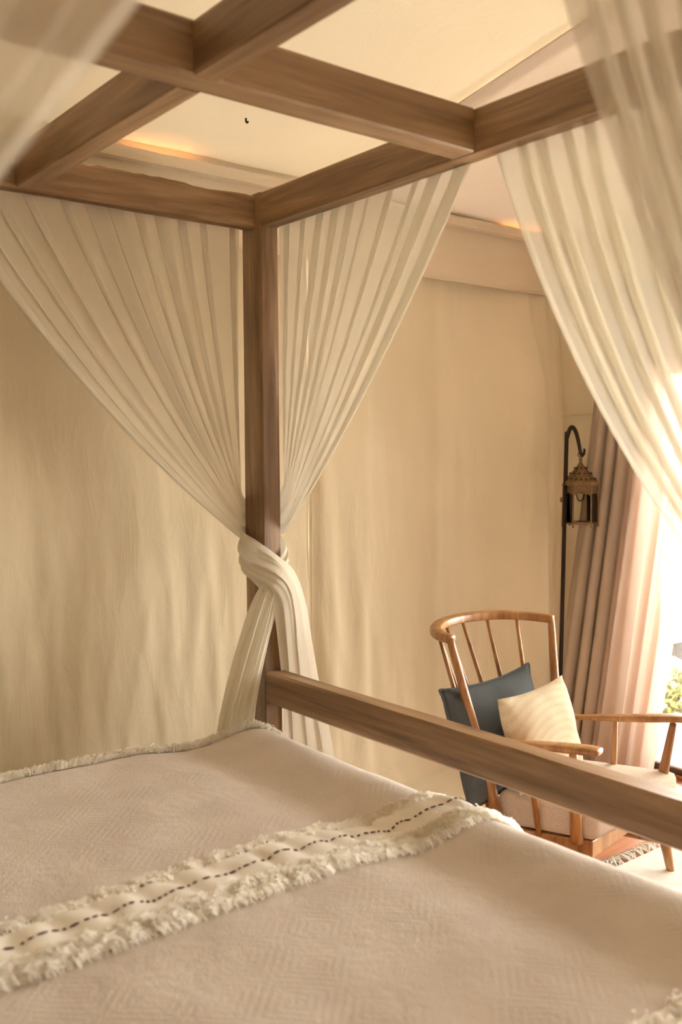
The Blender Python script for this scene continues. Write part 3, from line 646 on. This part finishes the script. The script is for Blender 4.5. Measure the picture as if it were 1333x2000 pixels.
# body
def hexp(r, k): return Vector((lx+r*math.cos(2*PI*k/6+rot6), ly+r*math.sin(2*PI*k/6+rot6), 0))
RB, RT = 0.082, 0.079
for z, r, t in ((lz+0.008, RB, 0.004), (lz+0.148, RT, 0.003), (lz+0.183, RT+0.002, 0.004)):
    obj('frame_ring', tube([hexp(r, k/1.0)+Vector((0, 0, z)) for k in range(7)], t, 6, 6, False), 'brass', ln_)
for k in range(6):
    a0, a1 = hexp(RB, k), hexp(RT, k)
    obj('mullion', tube([a0+Vector((0, 0, lz-0.012)), a0.lerp(a1, .5)+Vector((0, 0, lz+.09)), a1+Vector((0, 0, lz+0.185))], [0.005, 0.0036, 0.0036, 0.0036], 6, 6), 'brass', ln_)
    p0, p1, q0, q1 = hexp(RB-.002, k), hexp(RB-.002, k+1), hexp(RT-.002, k), hexp(RT-.002, k+1)
    cc = Vector((lx, ly, 0))
    v = []
    for (p_, z) in ((p0, lz+.010), (p1, lz+.010), (q1, lz+.147), (q0, lz+.147)):
        v.append(p_+Vector((0, 0, z))); v.append(cc+(p_-cc)*0.975+Vector((0, 0, z)))
    obj('pane', mesh('pane', v, [(0, 2, 4, 6), (1, 7, 5, 3), (0, 1, 3, 2), (2, 3, 5, 4), (4, 5, 7, 6), (6, 7, 1, 0)]), 'lantern_glass', ln_)
    # pierced arch band above each pane: scalloped plate
    v, f = [], []; ns = 10
    for i in range(ns+1):
        u = i/ns; base = hexp(RT, k).lerp(hexp(RT, k+1), u); zl = lz+0.148-0.016+0.022*(1-abs(2*u-1)**1.5)
        for dz_, rr in ((zl, 1.0), (lz+0.184, 1.0), (lz+0.184, 0.985), (zl, 0.985)):
            v.append(cc+(base-cc)*rr+Vector((0, 0, dz_)))
    for i in range(ns):
        for q in range(4): f.append((i*4+q, i*4+(q+1) % 4, (i+1)*4+(q+1) % 4, (i+1)*4+q))
    obj('arch_band', mesh('arch_band', v, f), 'brass', ln_)
dp = [hexp(RB, 0), hexp(RB, 1)]
obj('latch', box(lx-0.108, lx-0.090, ly+0.028, ly+0.034, lz+0.105, lz+0.128, 0.002), 'brass', ln_)
obj('base_ring', tube([hexp(RB-0.012, k)+Vector((0, 0, lz+0.004)) for k in range(7)], 0.003, 6, 6, False), 'brass', ln_)
bb = bmesh.new(); bmesh.ops.create_uvsphere(bb, u_segments=16, v_segments=10, radius=0.020)
for v in bb.verts: v.co = Vector((lx, ly, lz+0.135))+Vector((v.co.x, v.co.y, v.co.z*1.5))
obj('bulb', bb, 'lantern_glass', ln_, True)
obj('socket', tube([(lx, ly, lz+0.155), (lx, ly, lz+0.20)], 0.012, 10, 4), 'metal', ln_, True)

# ================================================================== WINDOW CURTAINS
def curtain(name, label, top, bot, x_top, x_bot, ztop, pleats, amp, mat, seed, nu=110, nv=60):
    def fn(u, v):
        z = lerp(ztop, 0.03, v); w = v**1.15
        y = lerp(lerp(top[0], top[1], u), lerp(bot[0], bot[1], u), w)
        x = lerp(lerp(x_top[0], x_top[1], u), lerp(x_bot[0], x_bot[1], u), w)
        ph = 2*PI*pleats*(u+0.13*noise.noise((u*2.5, seed, v*0.5)))
        a = amp*(0.7+0.9*noise.noise((u*4, seed, 2+v*.4)))
        return Vector((x+a*(math.sin(ph)+0.25*math.sin(2*ph+1+v)), y+0.35*a*math.sin(2*ph), z))
    return tag(obj(name, grid(fn, nu, nv), mat, None, True), label, 'curtain')
curtain('window_curtain', 'heavy taupe window curtain bunched in the corner behind the lantern', (0.04, -0.27), (0.165, -0.06), (2.01, 2.01), (1.74, 1.90), 2.30, 4.0, 0.030, 'taupe', 2)
curtain('sheer_curtain', 'blush sheer curtain swept aside at the glass door', (-0.20, -0.58), (-0.02, -0.285), (2.0, 2.0), (1.84, 1.985), 2.30, 4.0, 0.026, 'pink', 5)
rod = tag(obj('curtain_rod', tube([(1.99, 0.30, 2.315), (1.99, -1.6, 2.315), (1.99, -3.6, 2.315)], 0.012, 10, 12), 'metal', None, True), 'dark curtain rod above the glass door', 'rod')

# ================================================================== RUG
rg = thing('fringed_rug', 'cream rug with a knotted tassel fringe on the wooden floor', 'rug', (1.6, -1.5, 0))
obj('pile', grid(lambda u, v: (lerp(1.02, 1.78, u), lerp(-2.4, -0.735, v), 0.012+0.002*noise.noise((u*9, v*16, 0))), 30, 50), 'rug', rg, True)
obj('rug_edge', tube([(1.02, -0.735, 0.008), (1.4, -0.735, 0.008), (1.78, -0.735, 0.008)], 0.007, 8, 12), 'rug', rg, True)
rnd = random.Random(3)
for k in range(19):
    x = 1.03+k*0.04; bs = []
    for j in range(9):
        a = Vector((x+rnd.gauss(0, .004), -0.733, 0.012)); an = PI/2+rnd.gauss(0, 0.45); l_ = 0.055+0.03*rnd.random()
        b_ = a+Vector((math.cos(an)*l_*.5+rnd.gauss(0, .004), math.sin(an)*l_*.5, 0.006+0.012*rnd.random())); an += rnd.gauss(0, 0.6)
        c_ = b_+Vector((math.cos(an)*l_*.5, math.sin(an)*l_*.5, -b_.z+0.003)); bs.append(tube([a, b_, c_], [0.0022, 0.0022, 0.0014], 5, 6))
    obj('tassel', join(*bs), 'rug', rg, True)

# ================================================================== LED STRIPS, HOOK
def led(x0, x1, label):
    return tag(obj('led_strip', box(x0, x1, YW-0.092, YW-0.086, 2.598, 2.602, 0), 'led'), label, 'light strip')
led(-0.345, -0.08, 'warm light strip glowing along the wall top behind the left canopy opening')
led(1.60, 1.86, 'warm light strip glowing along the wall top in the far right corner')
hk = obj('ceiling_hook', tube([(-0.035, 0.03, ceil_z(0.03)+0.004), (-0.035, 0.03, ceil_z(0.03)-0.012), (-0.030, 0.03, ceil_z(0.03)-0.016), (-0.027, 0.03, ceil_z(0.03)-0.011)], 0.0035, 8, 12), 'hook', None, True)
tag(hk, 'small black hook fixed in the cream canvas ceiling', 'hook')

# ================================================================== OUTSIDE
def bush(name, c, r, n, seed, label):
    rnd = random.Random(seed); t = thing(name, label, 'bush', c); v, f = [], []
    for k in range(n):
        d = Vector((rnd.gauss(0, 1), rnd.gauss(0, 1), abs(rnd.gauss(0, 1)))).normalized()*r*(0.45+0.55*rnd.random()); p = Vector(c)+Vector((d.x, d.y, d.z*0.9+0.03))
        a = Vector((rnd.gauss(0, 1), rnd.gauss(0, 1), rnd.gauss(0, 1))).normalized(); q = a.orthogonal().normalized(); l_ = 0.035*(0.6+rnd.random()); b0 = len(v)
        v += [p-a*l_, p+q*l_*.4, p+a*l_, p-q*l_*.4]; f.append((b0, b0+1, b0+2, b0+3))
    o = obj('foliage', mesh('foliage', v, f), 'leaf', t); o['kind'] = 'stuff'
    for k in range(4):
        an = 2*PI*k/4+.4; e = Vector(c)+Vector((math.cos(an)*r*.5, math.sin(an)*r*.5, r*.6)); obj('stem', tube([Vector(c), Vector(c).lerp(e, .5)+Vector((0, 0, .05)), e], [0.01, 0.006], 6, 6), 'door', t)
bush('garden_bush', (3.55, 0.62, -0.12), 0.30, 1100, 5, 'yellow green bush in the bright garden outside the glass door')
# hammock hung outside: a slung cloth with a fringed edge
hm_ = thing('fringed_hammock', 'pale woven hammock with a fringed edge outside the glass door', 'hammock', (3.3, -0.5, -0.12))
def ham(u, v):
    y = lerp(0.395, -1.6, u); sag = 0.62*(1-(2*u-1)**2)**0.6; x = 3.2+0.34*(v-0.5)*2*min(1, 0.35+sag)
    return Vector((x, y, 0.40-0.52*sag*0.55+0.20*(2*v-1)**2*sag))
M['hammock'] = cloth('darkened_hammock', (0.030, 0.027, 0.025), (0.038, 0.034, 0.031), weave=120, weave_amt=0.6)  # pale cloth coloured far darker to offset the overbright outdoor light
obj('sling', grid(ham, 40, 16), 'hammock', hm_, True)
rnd = random.Random(8); bs = []
for k in range(70):
    u = 0.0+k/70*0.9
    p = ham(u, 0.0); e = p+Vector((-0.03+rnd.gauss(0, .012), rnd.gauss(0, .02)+0.01, 0.035+rnd.gauss(0, .012))); bs.append(tube([p, p.lerp(e, .5)+Vector((-.012, 0, 0)), e], 0.003, 5, 4))
fo = obj('fringe', join(*bs), 'hammock', hm_, True); fo['kind'] = 'stuff'
for y, s in ((0.395, 1), (-1.6, -1)):
    obj('rope', tube([(3.2, y, 0.40), (3.2, y+s*0.5, 0.8), (3.2, y+s*1.0, 1.15)], 0.012, 8, 8), 'rug', hm_, True)
    obj('stand_post', tube([(3.2, y+s*0.92, -0.12), (3.2, y+s*0.96, 0.55), (3.2, y+s*1.0, 1.22)], 0.03, 10, 6), 'door', hm_, True)
